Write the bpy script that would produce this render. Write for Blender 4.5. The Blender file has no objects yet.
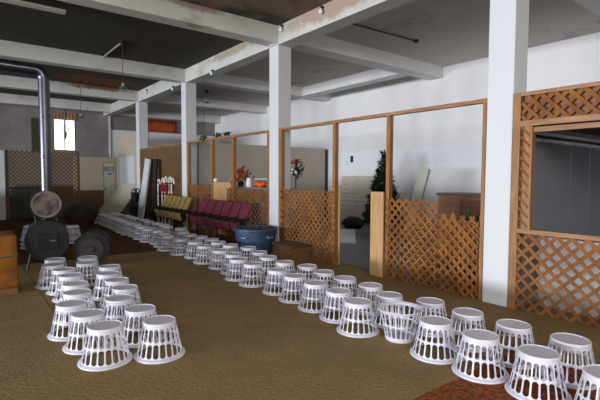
import bpy, bmesh, math, random
from mathutils import Vector, Matrix, Euler

random.seed(7)
S = bpy.context.scene
COL = S.collection
PI = math.pi

# ------------------------------------------------------------------ camera
cam_d = bpy.data.cameras.new('camera')
cam = bpy.data.objects.new('camera', cam_d)
COL.objects.link(cam)
cam_d.sensor_width = 36.0
cam_d.lens = 440.83 * 36 / 600
cam_d.clip_end = 200
YAW, PITCH, ROLL = .6575, .0536, .0044
_fw = Vector((math.sin(YAW) * math.cos(PITCH), math.cos(YAW) * math.cos(PITCH), -math.sin(PITCH)))
_r = Vector((math.cos(YAW), -math.sin(YAW), 0))
_u = _r.cross(_fw)
_r2 = _r * math.cos(ROLL) + _u * math.sin(ROLL)
_u2 = -_r * math.sin(ROLL) + _u * math.cos(ROLL)
cam.matrix_world = Matrix(((_r2.x, _u2.x, -_fw.x, 0), (_r2.y, _u2.y, -_fw.y, 0), (_r2.z, _u2.z, -_fw.z, 1.6), (0, 0, 0, 1)))
S.camera = cam

# ------------------------------------------------------------------ world, exposure
S.view_settings.view_transform = 'Standard'
S.view_settings.look = 'None'
S.view_settings.exposure = 0.0
S.view_settings.gamma = 1.0
S.view_settings.use_curve_mapping = False
w = bpy.data.worlds.new('sky')
S.world = w
w.use_nodes = True
nt = w.node_tree
bg = nt.nodes['Background']
sky = nt.nodes.new('ShaderNodeTexSky')
sky.sky_type = 'NISHITA'
sky.sun_disc = False
sky.sun_elevation = math.radians(40)
nt.links.new(sky.outputs[0], bg.inputs[0])
bg.inputs[1].default_value = 0.25

# ------------------------------------------------------------------ daylight through the windows
def daylight(name, loc, size_x, size_y, power, aim, color=(1, 1, 1), spread=PI):
    d = bpy.data.lights.new(name, 'AREA')
    d.shape = 'RECTANGLE'
    d.size = size_x
    d.size_y = size_y
    d.energy = power
    d.color = color
    d.spread = spread
    o = bpy.data.objects.new(name, d)
    COL.objects.link(o)
    o.location = loc
    o.rotation_euler = Vector(aim).to_track_quat('-Z', 'Y').to_euler()
    return o

LEFT_X, FRONT_Y, BACK_Y, RIGHT_X, CEIL = -24.0, -4.2, 21.6, 10.9, 4.7
LEFT_WINDOWS = [(-7.4, -3.6, 1000), (-2.6, 1.2, 1230), (2.2, 6.0, 1230), (7.0, 10.8, 1250), (11.8, 15.6, 1200)]
for y0, y1, p in LEFT_WINDOWS:
    daylight('window_daylight', (LEFT_X - .05, (y0 + y1) / 2, 1.75), y1 - y0 - .1, 3.1, p, (1, 0, 0), (.86, .92, 1.0), 2.4)
FRONT_WINDOWS = [(-5.6, -2.0, 2.9, 4.5, 185, .6), (-1.2, 2.4, 2.9, 4.5, 195, .6), (6.2, 10.2, 2.5, 4.5, 50, .3)]
for x0, x1, z0, z1, p, dn in FRONT_WINDOWS:
    daylight('window_daylight', ((x0 + x1) / 2, FRONT_Y - .05, (z0 + z1) / 2), x1 - x0 - .1, z1 - z0 - .1, p, (0, 1, -dn), (1.0, .95, .90), 2.4)


# ------------------------------------------------------------------ materials
def mat(name, color, rough=.6, metal=0.0, var=0.0, scale=8.0, color2=None, bump=0.0, bscale=60.0, spec=.4, detail=6.0,
        lo=.35, hi=.65, stretch=None):
    m = bpy.data.materials.new(name)
    m.use_nodes = True
    t = m.node_tree
    b = t.nodes['Principled BSDF']
    b.inputs['Roughness'].default_value = rough
    b.inputs['Metallic'].default_value = metal
    b.inputs['Specular IOR Level'].default_value = spec
    b.inputs['Base Color'].default_value = (*color, 1)
    tc = t.nodes.new('ShaderNodeTexCoord')
    src = tc.outputs['Object']
    if stretch:
        mp = t.nodes.new('ShaderNodeMapping')
        mp.inputs['Scale'].default_value = stretch
        t.links.new(src, mp.inputs[0])
        src = mp.outputs[0]
    if color2 is None and var > 0:
        color2 = tuple(c * (1 - var) for c in color)
    if color2:
        n = t.nodes.new('ShaderNodeTexNoise')
        n.inputs['Scale'].default_value = scale
        n.inputs['Detail'].default_value = detail
        t.links.new(src, n.inputs['Vector'])
        r = t.nodes.new('ShaderNodeValToRGB')
        r.color_ramp.elements[0].position = lo
        r.color_ramp.elements[1].position = hi
        r.color_ramp.elements[0].color = (*color2, 1)
        r.color_ramp.elements[1].color = (*color, 1)
        t.links.new(n.outputs['Fac'], r.inputs[0])
        t.links.new(r.outputs[0], b.inputs['Base Color'])
    if bump > 0:
        n2 = t.nodes.new('ShaderNodeTexNoise')
        n2.inputs['Scale'].default_value = bscale
        t.links.new(src, n2.inputs['Vector'])
        bp = t.nodes.new('ShaderNodeBump')
        bp.inputs['Strength'].default_value = bump
        bp.inputs['Distance'].default_value = .02
        t.links.new(n2.outputs['Fac'], bp.inputs['Height'])
        t.links.new(bp.outputs[0], b.inputs['Normal'])
    return m


def mix_in(m, color, fac_builder):
    """blend another own colour of the surface over the base colour; fac_builder(tree) returns a socket 0..1"""
    t = m.node_tree
    b = t.nodes['Principled BSDF']
    mx = t.nodes.new('ShaderNodeMix')
    mx.data_type = 'RGBA'
    sock = b.inputs['Base Color']
    if sock.is_linked:
        t.links.new(sock.links[0].from_socket, mx.inputs[6])
    else:
        mx.inputs[6].default_value = sock.default_value
    mx.inputs[7].default_value = (*color, 1)
    t.links.new(fac_builder(t), mx.inputs[0])
    t.links.new(mx.outputs[2], sock)


def noise_fac(scale, lo, hi, detail=8.0, off=(0, 0, 0), stretch=(1, 1, 1)):
    def f(t):
        tc = t.nodes.new('ShaderNodeTexCoord')
        mp = t.nodes.new('ShaderNodeMapping')
        mp.inputs['Location'].default_value = off
        mp.inputs['Scale'].default_value = stretch
        t.links.new(tc.outputs['Object'], mp.inputs[0])
        n = t.nodes.new('ShaderNodeTexNoise')
        n.inputs['Scale'].default_value = scale
        n.inputs['Detail'].default_value = detail
        n.inputs['Roughness'].default_value = .65
        t.links.new(mp.outputs[0], n.inputs['Vector'])
        r = t.nodes.new('ShaderNodeMapRange')
        r.inputs[1].default_value = lo
        r.inputs[2].default_value = hi
        t.links.new(n.outputs['Fac'], r.inputs[0])
        return r.outputs[0]
    return f


def patch_fac(center, radii, nscale=2.5, seed=0.0, hard=.25):
    """ragged stain around a place on the surface"""
    def f(t):
        tc = t.nodes.new('ShaderNodeTexCoord')
        mp = t.nodes.new('ShaderNodeMapping')
        mp.vector_type = 'TEXTURE'
        mp.inputs['Location'].default_value = center
        mp.inputs['Scale'].default_value = radii
        t.links.new(tc.outputs['Object'], mp.inputs[0])
        ln = t.nodes.new('ShaderNodeVectorMath'); ln.operation = 'LENGTH'
        t.links.new(mp.outputs[0], ln.inputs[0])
        n = t.nodes.new('ShaderNodeTexNoise')
        n.inputs['Scale'].default_value = nscale
        n.inputs['Detail'].default_value = 8
        n.inputs['Roughness'].default_value = .7
        m2 = t.nodes.new('ShaderNodeMapping'); m2.inputs['Location'].default_value = (seed, seed, seed)
        t.links.new(tc.outputs['Object'], m2.inputs[0])
        t.links.new(m2.outputs[0], n.inputs['Vector'])
        a = t.nodes.new('ShaderNodeMath'); a.operation = 'MULTIPLY_ADD'
        a.inputs[1].default_value = 2.4; t.links.new(n.outputs['Fac'], a.inputs[0]); t.links.new(ln.outputs['Value'], a.inputs[2])
        r = t.nodes.new('ShaderNodeMapRange')
        r.inputs[1].default_value = 2.0 + hard; r.inputs[2].default_value = 2.0 - hard
        t.links.new(a.outputs[0], r.inputs[0])
        return r.outputs[0]
    return f


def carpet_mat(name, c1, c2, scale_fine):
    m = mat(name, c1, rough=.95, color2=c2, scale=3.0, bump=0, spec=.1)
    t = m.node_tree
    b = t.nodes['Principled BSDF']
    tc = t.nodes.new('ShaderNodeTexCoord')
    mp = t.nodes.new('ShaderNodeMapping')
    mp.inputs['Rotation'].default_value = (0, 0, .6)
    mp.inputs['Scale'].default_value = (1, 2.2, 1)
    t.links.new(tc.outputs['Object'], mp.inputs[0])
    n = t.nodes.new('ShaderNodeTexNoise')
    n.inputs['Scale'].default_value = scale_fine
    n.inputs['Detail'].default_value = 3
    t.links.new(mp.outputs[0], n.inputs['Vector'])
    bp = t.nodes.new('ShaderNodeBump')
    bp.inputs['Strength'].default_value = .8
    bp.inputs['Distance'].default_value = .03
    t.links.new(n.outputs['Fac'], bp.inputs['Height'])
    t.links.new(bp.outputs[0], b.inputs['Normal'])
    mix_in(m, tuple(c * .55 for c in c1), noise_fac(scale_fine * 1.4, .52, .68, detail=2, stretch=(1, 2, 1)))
    return m


M = {}
M['wall'] = mat('white_plaster', (.90, .885, .89), .8, var=.05, scale=.9, bump=.08, bscale=14)
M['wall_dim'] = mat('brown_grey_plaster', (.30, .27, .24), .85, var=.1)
M['wall_low'] = mat('white_lower_plaster', (.84, .84, .87), .8, var=.06, scale=1.5)
M['column'] = mat('white_column_paint', (.67, .675, .69), .55, var=.03, scale=1.2, bump=.05, bscale=20)
M['beam'] = mat('beam_paint', (.62, .62, .57), .75, var=.12, scale=1.3, bump=.1, bscale=12)
mix_in(M['beam'], (.48, .40, .33), noise_fac(1.1, .54, .72, off=(3, 1, 0), stretch=(1, 1, 2)))
M['beam_plain'] = mat('beam_paint_clean', (.72, .73, .67), .75, var=.15, scale=1.3)
mix_in(M['beam_plain'], (.40, .30, .24), noise_fac(.9, .60, .74, off=(1.7, 3, 0), stretch=(1, 1, 2)))
M['beam_white'] = mat('white_beam_paint', (.80, .795, .78), .75, var=.08, scale=1.3)
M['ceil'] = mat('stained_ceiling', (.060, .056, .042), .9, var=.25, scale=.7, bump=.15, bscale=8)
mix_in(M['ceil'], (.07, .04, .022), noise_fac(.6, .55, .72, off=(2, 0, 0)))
mix_in(M['beam_plain'], (.42, .28, .22), patch_fac((3.0, 7.6, 4.70), (1.4, .5, .12)))
mix_in(M['beam_plain'], (.30, .12, .04), patch_fac((3.9, 16.6, 4.66), (1.2, .5, .10), 3))
mix_in(M['beam'], (.44, .33, .26), patch_fac((5.3, 5.9, 4.60), (.5, 1.3, .22)))
mix_in(M['beam'], (.44, .34, .26), patch_fac((5.3, 9.6, 4.62), (.5, 1.6, .13)))
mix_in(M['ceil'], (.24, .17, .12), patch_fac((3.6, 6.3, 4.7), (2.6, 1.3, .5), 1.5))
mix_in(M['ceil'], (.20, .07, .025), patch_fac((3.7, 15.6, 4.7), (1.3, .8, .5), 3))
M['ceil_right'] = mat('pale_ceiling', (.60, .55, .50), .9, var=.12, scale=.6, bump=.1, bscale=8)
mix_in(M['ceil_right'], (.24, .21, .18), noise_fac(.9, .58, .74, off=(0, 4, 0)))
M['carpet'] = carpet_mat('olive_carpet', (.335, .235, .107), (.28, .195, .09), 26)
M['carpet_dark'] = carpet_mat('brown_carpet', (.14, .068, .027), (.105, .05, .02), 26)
M['rust'] = mat('rust_carpet', (.36, .095, .028), .95, color2=(.11, .055, .025), scale=26, spec=.1, bump=.6, bscale=60, lo=.40, hi=.60)
M['concrete'] = mat('grey_concrete', (.20, .215, .24), .6, var=.2, scale=1.5)
M['block'] = mat('grey_block', (.30, .265, .255), .9, var=.35, scale=1.2, bump=.2)
def _bricks(m, c2, sx, sy):
    t = m.node_tree
    def f(t):
        tc = t.nodes.new('ShaderNodeTexCoord')
        mp = t.nodes.new('ShaderNodeMapping')
        mp.inputs['Rotation'].default_value = (PI / 2, 0, 0)
        t.links.new(tc.outputs['Object'], mp.inputs[0])
        br = t.nodes.new('ShaderNodeTexBrick')
        br.inputs['Scale'].default_value = 1
        br.inputs['Brick Width'].default_value = sx
        br.inputs['Row Height'].default_value = sy
        br.inputs['Mortar Size'].default_value = .012
        t.links.new(mp.outputs[0], br.inputs['Vector'])
        return br.outputs['Fac']
    mix_in(m, c2, f)
_bricks(M['block'], (.22, .20, .19), .42, .21)
M['cream'] = mat('cream_panel', (.52, .44, .34), .7, var=.08, scale=1.5)
M['wainscot'] = mat('brown_wainscot', (.16, .075, .035), .6, var=.3, scale=4, stretch=(6, 6, .6))
M['door_white'] = mat('door_paint', (.52, .49, .42), .6, var=.05)
M['white_sheet'] = mat('white_sheet', (.62, .63, .65), .6, var=.05)
M['tan'] = mat('tan_hardboard', (.52, .455, .385), .75, var=.08, scale=2)
M['wood'] = mat('orange_pine', (.35, .168, .052), .5, color2=(.24, .098, .032), scale=4, stretch=(8, 8, .8), bump=.05)
M['wood_h'] = mat('orange_pine_rail', (.38, .20, .075), .5, color2=(.25, .105, .04), scale=4, stretch=(8, .8, 8), bump=.05)
M['lattice'] = mat('orange_lattice', (.29, .112, .023), .6, spec=.2, color2=(.18, .062, .013), scale=5, bump=.05)
M['lattice_dark'] = mat('brown_lattice', (.22, .12, .05), .6, var=.3, scale=5)
M['lattice_far'] = mat('dark_brown_lattice', (.17, .09, .04), .6, var=.3, scale=5)
M['ply'] = mat('pale_plywood', (.56, .34, .15), .55, color2=(.44, .25, .10), scale=3, stretch=(10, 10, .7))
M['basket'] = mat('white_plastic', (.66, .65, .73), .35, spec=.4)
M['grey_board'] = mat('blue_grey_boards', (.235, .245, .27), .65, var=.1, scale=2)
M['booth_roof'] = mat('dark_brown_boards', (.07, .048, .035), .8, var=.3)
M['black'] = mat('black_iron', (.018, .017, .018), .55, metal=.3, var=.3, scale=9)
M['black_matte'] = mat('black_matte', (.012, .012, .013), .8)
M['rusty'] = mat('ashy_rust', (.20, .14, .12), .8, color2=(.06, .04, .045), scale=7)
M['ring'] = mat('pale_rust_rim', (.26, .20, .17), .8, var=.4, scale=9)
M['pipe'] = mat('galvanised_pipe', (.10, .10, .12), .32, metal=1.0, var=.15, scale=5)
M['pipe_dark'] = mat('blued_pipe', (.10, .10, .13), .3, metal=.9, var=.2)
M['orange_box'] = mat('amber_canvas', (.34, .12, .008), .75, color2=(.18, .06, .005), scale=5, bump=.3, bscale=7)
M['blue'] = mat('blue_plastic', (.045, .085, .165), .5, var=.3, scale=5)
M['soil'] = mat('dark_debris', (.10, .065, .045), .9, color2=(.03, .02, .016), scale=12)
M['box_wood'] = mat('brown_crate_wood', (.24, .11, .04), .6, color2=(.14, .06, .022), scale=4, stretch=(8, 1, 8))
M['yellow'] = mat('mustard_vinyl', (.34, .26, .075), .55, var=.15, scale=6)
M['magenta'] = mat('magenta_vinyl', (.19, .03, .055), .55, var=.15, scale=6)
M['green_dark'] = mat('dark_green_paint', (.030, .035, .026), .7, var=.2)
M['green_wall'] = mat('dull_green_paint', (.05, .055, .028), .7, var=.2)
M['leaf'] = mat('dark_foliage', (.018, .05, .022), .6, color2=(.008, .022, .012), scale=12)
M['leaf2'] = mat('green_foliage', (.10, .20, .05), .6, color2=(.03, .08, .02), scale=12)
M['red'] = mat('red_petals', (.42, .02, .035), .6, var=.3, scale=20)
M['red_dark'] = mat('dull_red_paint', (.075, .018, .014), .7, var=.3)
M['autumn'] = mat('autumn_leaves', (.46, .10, .02), .7, color2=(.22, .035, .012), scale=18)
M['orange_cloth'] = mat('orange_cloth', (.85, .12, .012), .8, var=.15)
M['white'] = mat('white_gloss', (.80, .80, .80), .4)
M['steel'] = mat('grey_steel', (.35, .36, .38), .45, metal=.6)
M['fig_grey'] = mat('grey_contents', (.05, .042, .045), .9, var=.5, scale=8)
M['slat_wood'] = mat('pale_slats', (.64, .58, .49), .7, var=.1, scale=3)
M['brown_wood'] = mat('brown_cupboard_wood', (.26, .115, .045), .5, color2=(.15, .06, .022), scale=3, stretch=(6, 1, 6))
M['brown_top'] = mat('dark_wood_top', (.09, .045, .025), .5)
M['lamp_glass'] = mat('opal_diffuser', (.82, .76, .64), .4)
M['bulb'] = mat('bulb_glass', (.85, .85, .85), .2)
M['sign_ink'] = mat('sign_ink', (.05, .05, .05), .6)
M['frame_dark'] = mat('dark_window_frame', (.05, .04, .035), .6)
M['valance'] = mat('tan_valance', (.55, .36, .20), .9, var=.2)
M['pole_white'] = mat('white_pole', (.78, .76, .74), .5)
# curtains let daylight through
def translucent(name, c, mixf=.6):
    m = bpy.data.materials.new(name)
    m.use_nodes = True
    t = m.node_tree
    out = t.nodes['Material Output']
    d = t.nodes.new('ShaderNodeBsdfDiffuse')
    tr = t.nodes.new('ShaderNodeBsdfTranslucent')
    d.inputs[0].default_value = (*c, 1)
    tr.inputs[0].default_value = (*c, 1)
    mx = t.nodes.new('ShaderNodeMixShader')
    mx.inputs[0].default_value = mixf
    t.links.new(d.outputs[0], mx.inputs[1])
    t.links.new(tr.outputs[0], mx.inputs[2])
    t.links.new(mx.outputs[0], out.inputs[0])
    return m
M['curtain'] = translucent('rust_curtain', (.40, .085, .03), .7)
M['net'] = translucent('white_net_curtain', (.85, .83, .80), .8)
M['outside'] = mat('pale_ground', (.5, .47, .42), .9)


def glass_mat():
    m = bpy.data.materials.new('window_glass')
    m.use_nodes = True
    b = m.node_tree.nodes['Principled BSDF']
    b.inputs['Transmission Weight'].default_value = 1
    b.inputs['Roughness'].default_value = 0
    b.inputs['IOR'].default_value = 1.02
    return m
M['glass'] = glass_mat()


# ------------------------------------------------------------------ mesh helpers
def V(*a):
    return Vector(a)


def box(bm, lo, hi, mtx=None, bevel=0):
    x0, y0, z0 = lo
    x1, y1, z1 = hi
    c = [(x0, y0, z0), (x1, y0, z0), (x1, y1, z0), (x0, y1, z0), (x0, y0, z1), (x1, y0, z1), (x1, y1, z1), (x0, y1, z1)]
    vs = [bm.verts.new((mtx @ Vector(p)) if mtx else p) for p in c]
    fs = [bm.faces.new([vs[i] for i in f]) for f in
          ((0, 3, 2, 1), (4, 5, 6, 7), (0, 1, 5, 4), (1, 2, 6, 5), (2, 3, 7, 6), (3, 0, 4, 7))]
    if bevel:
        es = list({e for f in fs for e in f.edges})
        bmesh.ops.bevel(bm, geom=es, offset=bevel, segments=2, affect='EDGES', profile=.5)
    return vs


def frame_of(d):
    d = d.normalized()
    a = Vector((0, 0, 1)) if abs(d.z) < .9 else Vector((1, 0, 0))
    x = a.cross(d).normalized()
    return x, d.cross(x)


def tube(bm, pts, r, segs=8, cap=True):
    pts = [Vector(p) for p in pts]
    n = len(pts)
    rs = r if isinstance(r, (list, tuple)) else [r] * n
    rings = []
    px = None
    for i, p in enumerate(pts):
        d = (pts[min(i + 1, n - 1)] - pts[max(i - 1, 0)]).normalized()
        if px is None:
            x, y = frame_of(d)
        else:
            x = (px - d * px.dot(d)).normalized()
            y = d.cross(x)
        px = x
        rings.append([bm.verts.new(p + (x * math.cos(2 * PI * k / segs) + y * math.sin(2 * PI * k / segs)) * rs[i]) for k in range(segs)])
    for a, b in zip(rings, rings[1:]):
        for k in range(segs):
            bm.faces.new((a[k], a[(k + 1) % segs], b[(k + 1) % segs], b[k]))
    if cap:
        bm.faces.new(rings[0][::-1])
        bm.faces.new(rings[-1])


def lathe(bm, prof, origin=(0, 0, 0), axis=(0, 0, 1), segs=24, sx=1.0, sy=1.0):
    o = Vector(origin)
    ax = Vector(axis).normalized()
    if abs(ax.z) > .99:
        x, y = Vector((1, 0, 0)), Vector((0, 1, 0))
    else:
        x, y = frame_of(ax)
    rings = []
    for r, h in prof:
        if r <= 1e-6:
            rings.append([bm.verts.new(o + ax * h)])
        else:
            rings.append([bm.verts.new(o + ax * h + x * math.cos(2 * PI * k / segs) * r * sx + y * math.sin(2 * PI * k / segs) * r * sy) for k in range(segs)])
    for a, b in zip(rings, rings[1:]):
        for k in range(segs):
            k2 = (k + 1) % segs
            if len(a) == 1 and len(b) == 1:
                continue
            if len(a) == 1:
                bm.faces.new((a[0], b[k2], b[k]))
            elif len(b) == 1:
                bm.faces.new((a[k], a[k2], b[0]))
            else:
                bm.faces.new((a[k], a[k2], b[k2], b[k]))


def obj(name, bm, m, parent=None, smooth=False, loc=None):
    bmesh.ops.recalc_face_normals(bm, faces=bm.faces)
    me = bpy.data.meshes.new(name)
    bm.to_mesh(me)
    bm.free()
    me.materials.append(m)
    if smooth:
        for p in me.polygons:
            p.use_smooth = True
        try:
            me.set_sharp_from_angle(angle=math.radians(40))
        except Exception:
            pass
    o = bpy.data.objects.new(name, me)
    COL.objects.link(o)
    if parent:
        o.parent = parent
    if loc:
        o.location = loc
    return o


def B():
    return bmesh.new()


def boxes(name, lst, m, parent=None, bevel=0):
    bm = B()
    for l in lst:
        box(bm, l[0], l[1], bevel=bevel)
    return obj(name, bm, m, parent)


def tag(o, label, cat, group=None):
    o['label'] = label
    o['category'] = cat
    if group:
        o['group'] = group
    return o


def thing(name, label, cat, loc=(0, 0, 0), rz=0, group=None):
    o = bpy.data.objects.new(name, None)
    COL.objects.link(o)
    o.location = loc
    o.rotation_euler = (0, 0, rz)
    return tag(o, label, cat, group)


def struct(name, lst, m, parent=None):
    o = boxes(name, lst, m, parent)
    if parent is None:
        o['kind'] = 'structure'
    return o


# ------------------------------------------------------------------ room shell
T = .2
struct('floor', [((LEFT_X - T, FRONT_Y - T, -.2), (RIGHT_X + T, BACK_Y + T, -.012))], M['concrete'])
# carpets: laid in strips across the big bay
def carpet(name, x0, x1, y0, y1, m, label, top=0.0):
    o = boxes(name, [((x0, y0, -.012), (x1, y1, top))], m)
    o['kind'] = 'structure'
    return o
AX = 5.3          # plane of the columns' faces
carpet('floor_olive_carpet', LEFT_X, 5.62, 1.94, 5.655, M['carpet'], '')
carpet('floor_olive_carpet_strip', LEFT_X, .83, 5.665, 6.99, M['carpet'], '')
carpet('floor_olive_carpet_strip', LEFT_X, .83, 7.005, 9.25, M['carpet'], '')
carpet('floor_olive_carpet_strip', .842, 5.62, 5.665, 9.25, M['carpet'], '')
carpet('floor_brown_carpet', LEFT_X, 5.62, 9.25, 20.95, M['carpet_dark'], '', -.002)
carpet('floor_olive_carpet_side', 4.16, 5.62, FRONT_Y, 1.94, M['carpet'], '')
carpet('floor_rust_carpet', LEFT_X, 4.16, FRONT_Y, 1.94, M['rust'], '', .004)

# ceilings of the two bays
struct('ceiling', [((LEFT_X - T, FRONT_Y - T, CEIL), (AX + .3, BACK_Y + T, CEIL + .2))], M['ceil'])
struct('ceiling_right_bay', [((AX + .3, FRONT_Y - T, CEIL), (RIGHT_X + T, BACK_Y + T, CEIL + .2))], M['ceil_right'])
# right wall
struct('wall_right', [((RIGHT_X, FRONT_Y - T, 0), (RIGHT_X + T, BACK_Y + T, CEIL))], M['wall'])
struct('trim_1', [((RIGHT_X - .006, 2.7, 1.99), (RIGHT_X, 12.3, 2.42))], M['wall_low'])


def wall_with_holes(name, axis, pos, thick, a0, a1, holes, m):
    """axis 'x': wall plane x=pos, runs along y. holes: (a, b, z0, z1)"""
    bm = B()
    def add(p0, p1, z0, z1):
        if p1 - p0 < 1e-4 or z1 - z0 < 1e-4:
            return
        if axis == 'x':
            box(bm, (pos, p0, z0), (pos + thick, p1, z1))
        else:
            box(bm, (p0, pos, z0), (p1, pos + thick, z1))
    cur = a0
    for a, b, z0, z1 in sorted(holes):
        add(cur, a, 0, CEIL)
        add(a, b, 0, z0)
        add(a, b, z1, CEIL)
        cur = b
    add(cur, a1, 0, CEIL)
    o = obj(name, bm, m)
    o['kind'] = 'structure'
    return o

wall_with_holes('wall_left', 'x', LEFT_X - T, T, FRONT_Y - T, BACK_Y + T, [(a, b, .15, 3.35) for a, b, _ in LEFT_WINDOWS], M['wall_dim'])
wall_with_holes('wall_front', 'y', FRONT_Y - T, T, LEFT_X, RIGHT_X, [w_[:4] for w_ in FRONT_WINDOWS], M['wall_dim'])
FARW = (3.26, 4.16, 2.66, 4.28)
CURW = (7.25, 8.68, 3.78, 4.30)
wall_with_holes('wall_back', 'y', BACK_Y, T, LEFT_X, RIGHT_X, [FARW, CURW], M['block'])
# painted lower band of the back wall in the right bay
struct('trim_2', [((5.62, BACK_Y - .02, 0), (RIGHT_X - .01, BACK_Y, 3.72))], M['wall_low'])
struct('ground', [((-40, 21.9, -.6), (60, 90, -.4)), ((-60, -40, -.6), (-6, 21.9, -.4))], M['outside'])

def window(n, axis, pos, a, b, z0, z1, bars):
    bm = B()
    f = .05
    def add(p0, p1, q0, q1):
        if axis == 'x':
            box(bm, (pos - .03, p0, q0), (pos + .03, p1, q1))
        else:
            box(bm, (p0, pos - .03, q0), (p1, pos + .03, q1))
    add(a, a + f, z0, z1); add(b - f, b, z0, z1); add(a + f, b - f, z0, z0 + f); add(a + f, b - f, z1 - f, z1)
    for k in range(1, bars + 1):
        c = a + (b - a) * k / (bars + 1)
        add(c - .02, c + .02, z0 + f, z1 - f)
    o = obj('window_%d' % n, bm, M['frame_dark'])
    o['kind'] = 'structure'
    return o
wn = 1
for a, b, _ in LEFT_WINDOWS:
    window(wn, 'x', LEFT_X - .15, a, b, .15, 3.35, 2); wn += 1
for a, b, z0, z1, _, _d in FRONT_WINDOWS:
    window(wn, 'y', FRONT_Y - .15, a, b, z0, z1, 2); wn += 1
wo = window(wn, 'y', BACK_Y + .12, *FARW, 1); wn += 1
bm = B(); box(bm, (FARW[0] + .05, BACK_Y + .115, FARW[2] + .05), (FARW[1] - .05, BACK_Y + .121, FARW[3] - .05)); obj('window_pane', bm, M['glass'], wo)
wo = window(wn, 'y', BACK_Y + .12, *CURW, 1)
bm = B(); box(bm, (CURW[0] + .05, BACK_Y + .115, CURW[2] + .05), (CURW[1] - .05, BACK_Y + .121, CURW[3] - .05)); obj('window_pane', bm, M['glass'], wo)

# unseen low wall, added to keep window light off far floor and baskets
struct('wall_shade_blocker', [((-1.7, 9.2, 0), (-1.5, 21.0, 1.05))], M['wall_dim'])

# columns and beams
CW = .335
CY = [2.677, 7.625, 12.35, 16.615]
for y in CY + [-2.2]:
    bm = B()
    box(bm, (AX, y, -.012), (AX + CW, y + CW, 4.32), bevel=.012)
    o = obj('column', bm, M['column']); o['kind'] = 'structure'
BZ = 4.32
struct('beam', [((AX, FRONT_Y, BZ), (AX + CW, BACK_Y, CEIL))], M['beam'])
for i, y in enumerate(CY):
    # little upstand above each column
    struct('beam_left', [((LEFT_X, y, BZ + .03), (AX, y + CW, CEIL))], M['beam_plain'])
    struct('beam_right', [((AX + CW, y - .1, BZ + .07), (RIGHT_X, y + CW, CEIL))], M['beam_white'])
    struct('column_head', [((AX - .05, y + .06, BZ + .01), (AX, y + CW - .06, CEIL))], M['column'])
struct('beam_left', [((LEFT_X, 20.3, BZ + .03), (AX, 20.6, CEIL))], M['beam_plain'])
struct('beam_right', [((AX + CW, 20.9, 4.35), (RIGHT_X, 21.3, CEIL))], M['beam_plain'])
struct('beam_side', [((9.55, CY[1] + CW, 4.40), (9.95, CY[2] - .1, CEIL))], M['beam_white'])

# ------------------------------------------------------------------ far end: panel partition, door, cream wall
PY = 21.0
struct('wall_partition', [((3.9, PY, 0), (5.10, PY + .12, 2.42)), ((5.62, PY, 0), (5.66, PY + .12, 2.42)), ((5.10, PY, 2.20), (5.62, PY + .12, 2.42)),
                          ((3.9, PY + .12, 2.36), (5.66, BACK_Y, 2.42))], M['cream'])
struct('trim_3', [((3.9, PY - .02, 0), (5.09, PY, .95))], M['wainscot'])
dr = struct('door_1', [((5.12, PY + .01, 0), (5.60, PY + .06, 2.18))], M['door_white'])
bm = B(); tube(bm, [(5.17, PY + .01, 1.0), (5.17, PY - .05, 1.0)], .03); obj('door_handle', bm, M['black'], dr)
# small sign on the door: a row of dark characters over a shorter one
def text(name, s, size, m, loc, rot, parent=None, extr=.003):
    cu = bpy.data.curves.new(name, 'FONT')
    cu.body = s
    cu.size = size
    cu.extrude = extr
    cu.align_x = 'CENTER'
    cu.align_y = 'CENTER'
    o = bpy.data.objects.new(name, cu)
    COL.objects.link(o)
    o.location = loc
    o.rotation_euler = rot
    cu.materials.append(m)
    dg = bpy.context.evaluated_depsgraph_get()
    dg.update()
    me = bpy.data.meshes.new_from_object(o.evaluated_get(dg))
    o2 = bpy.data.objects.new(name, me)
    COL.objects.link(o2)
    o2.location = loc
    o2.rotation_euler = rot
    bpy.data.objects.remove(o)
    o2.name = name
    if parent:
        o2.parent = parent
    return o2
text('door_sign', '003', .30, M['sign_ink'], (5.35, PY + .008, 1.88), (PI / 2, 0, 0), dr)
bm = B(); box(bm, (5.29, PY + .004, 1.64), (5.45, PY + .01, 1.70)); obj('door_sign_line', bm, M['sign_ink'], dr)
struct('wall_side_partition', [((5.66, 16.97, 2.42), (5.78, 20.95, 3.35)), ((5.66, 16.97, 0), (5.78, 18.4, 2.42)), ((5.66, 20.6, 0), (5.78, 20.95, 2.42))], M['cream'])
struct('door_2', [((5.68, 18.4, 0), (5.74, 20.6, 2.42))], M['white_sheet'])
struct('trim_4', [((5.50, BACK_Y - .08, 2.45), (5.58, BACK_Y - .02, 4.32))], M['column'])
# window dressing in the far window
bm = B()
n = 24
for layer in (0,):
    vs = []
    for k in range(n + 1):
        x = FARW[0] - .04 + (FARW[1] - FARW[0] + .08) * k / n
        yy = BACK_Y - .03 + .018 * math.sin(k * 1.9)
        vs.append((bm.verts.new((x, yy, 4.0)), bm.verts.new((x, yy, 4.3))))
    for a, b in zip(vs, vs[1:]):
        bm.faces.new((a[0], b[0], b[1], a[1]))
bmesh.ops.solidify(bm, geom=bm.faces[:], thickness=.006)
tag(obj('curtain_valance', bm, M['valance'], None, True), 'short tan valance across the top of the bright far window', 'curtain')
cl = thing('hanging_candelabra', 'small dark candelabra hanging in front of the bright far window', 'lamp', (3.60, 20.82, 3.4))
bm = B(); tube(bm, [(0, 0, -.02), (0, 0, 1.3)], .012); obj('rod', bm, M['black_matte'], cl)
for k in range(3):
    a = k * 2 * PI / 3 + .4
    bm = B(); tube(bm, [(0, 0, .0), (.1 * math.cos(a), .1 * math.sin(a), .06), (.17 * math.cos(a), .17 * math.sin(a), .30)], .016, 6)
    obj('arm', bm, M['black_matte'], cl)
bm = B(); lathe(bm, [(0, -.32), (.03, -.2), (.05, -.03), (0, .02)], segs=10); obj('finial', bm, M['black_matte'], cl, True)
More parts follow.
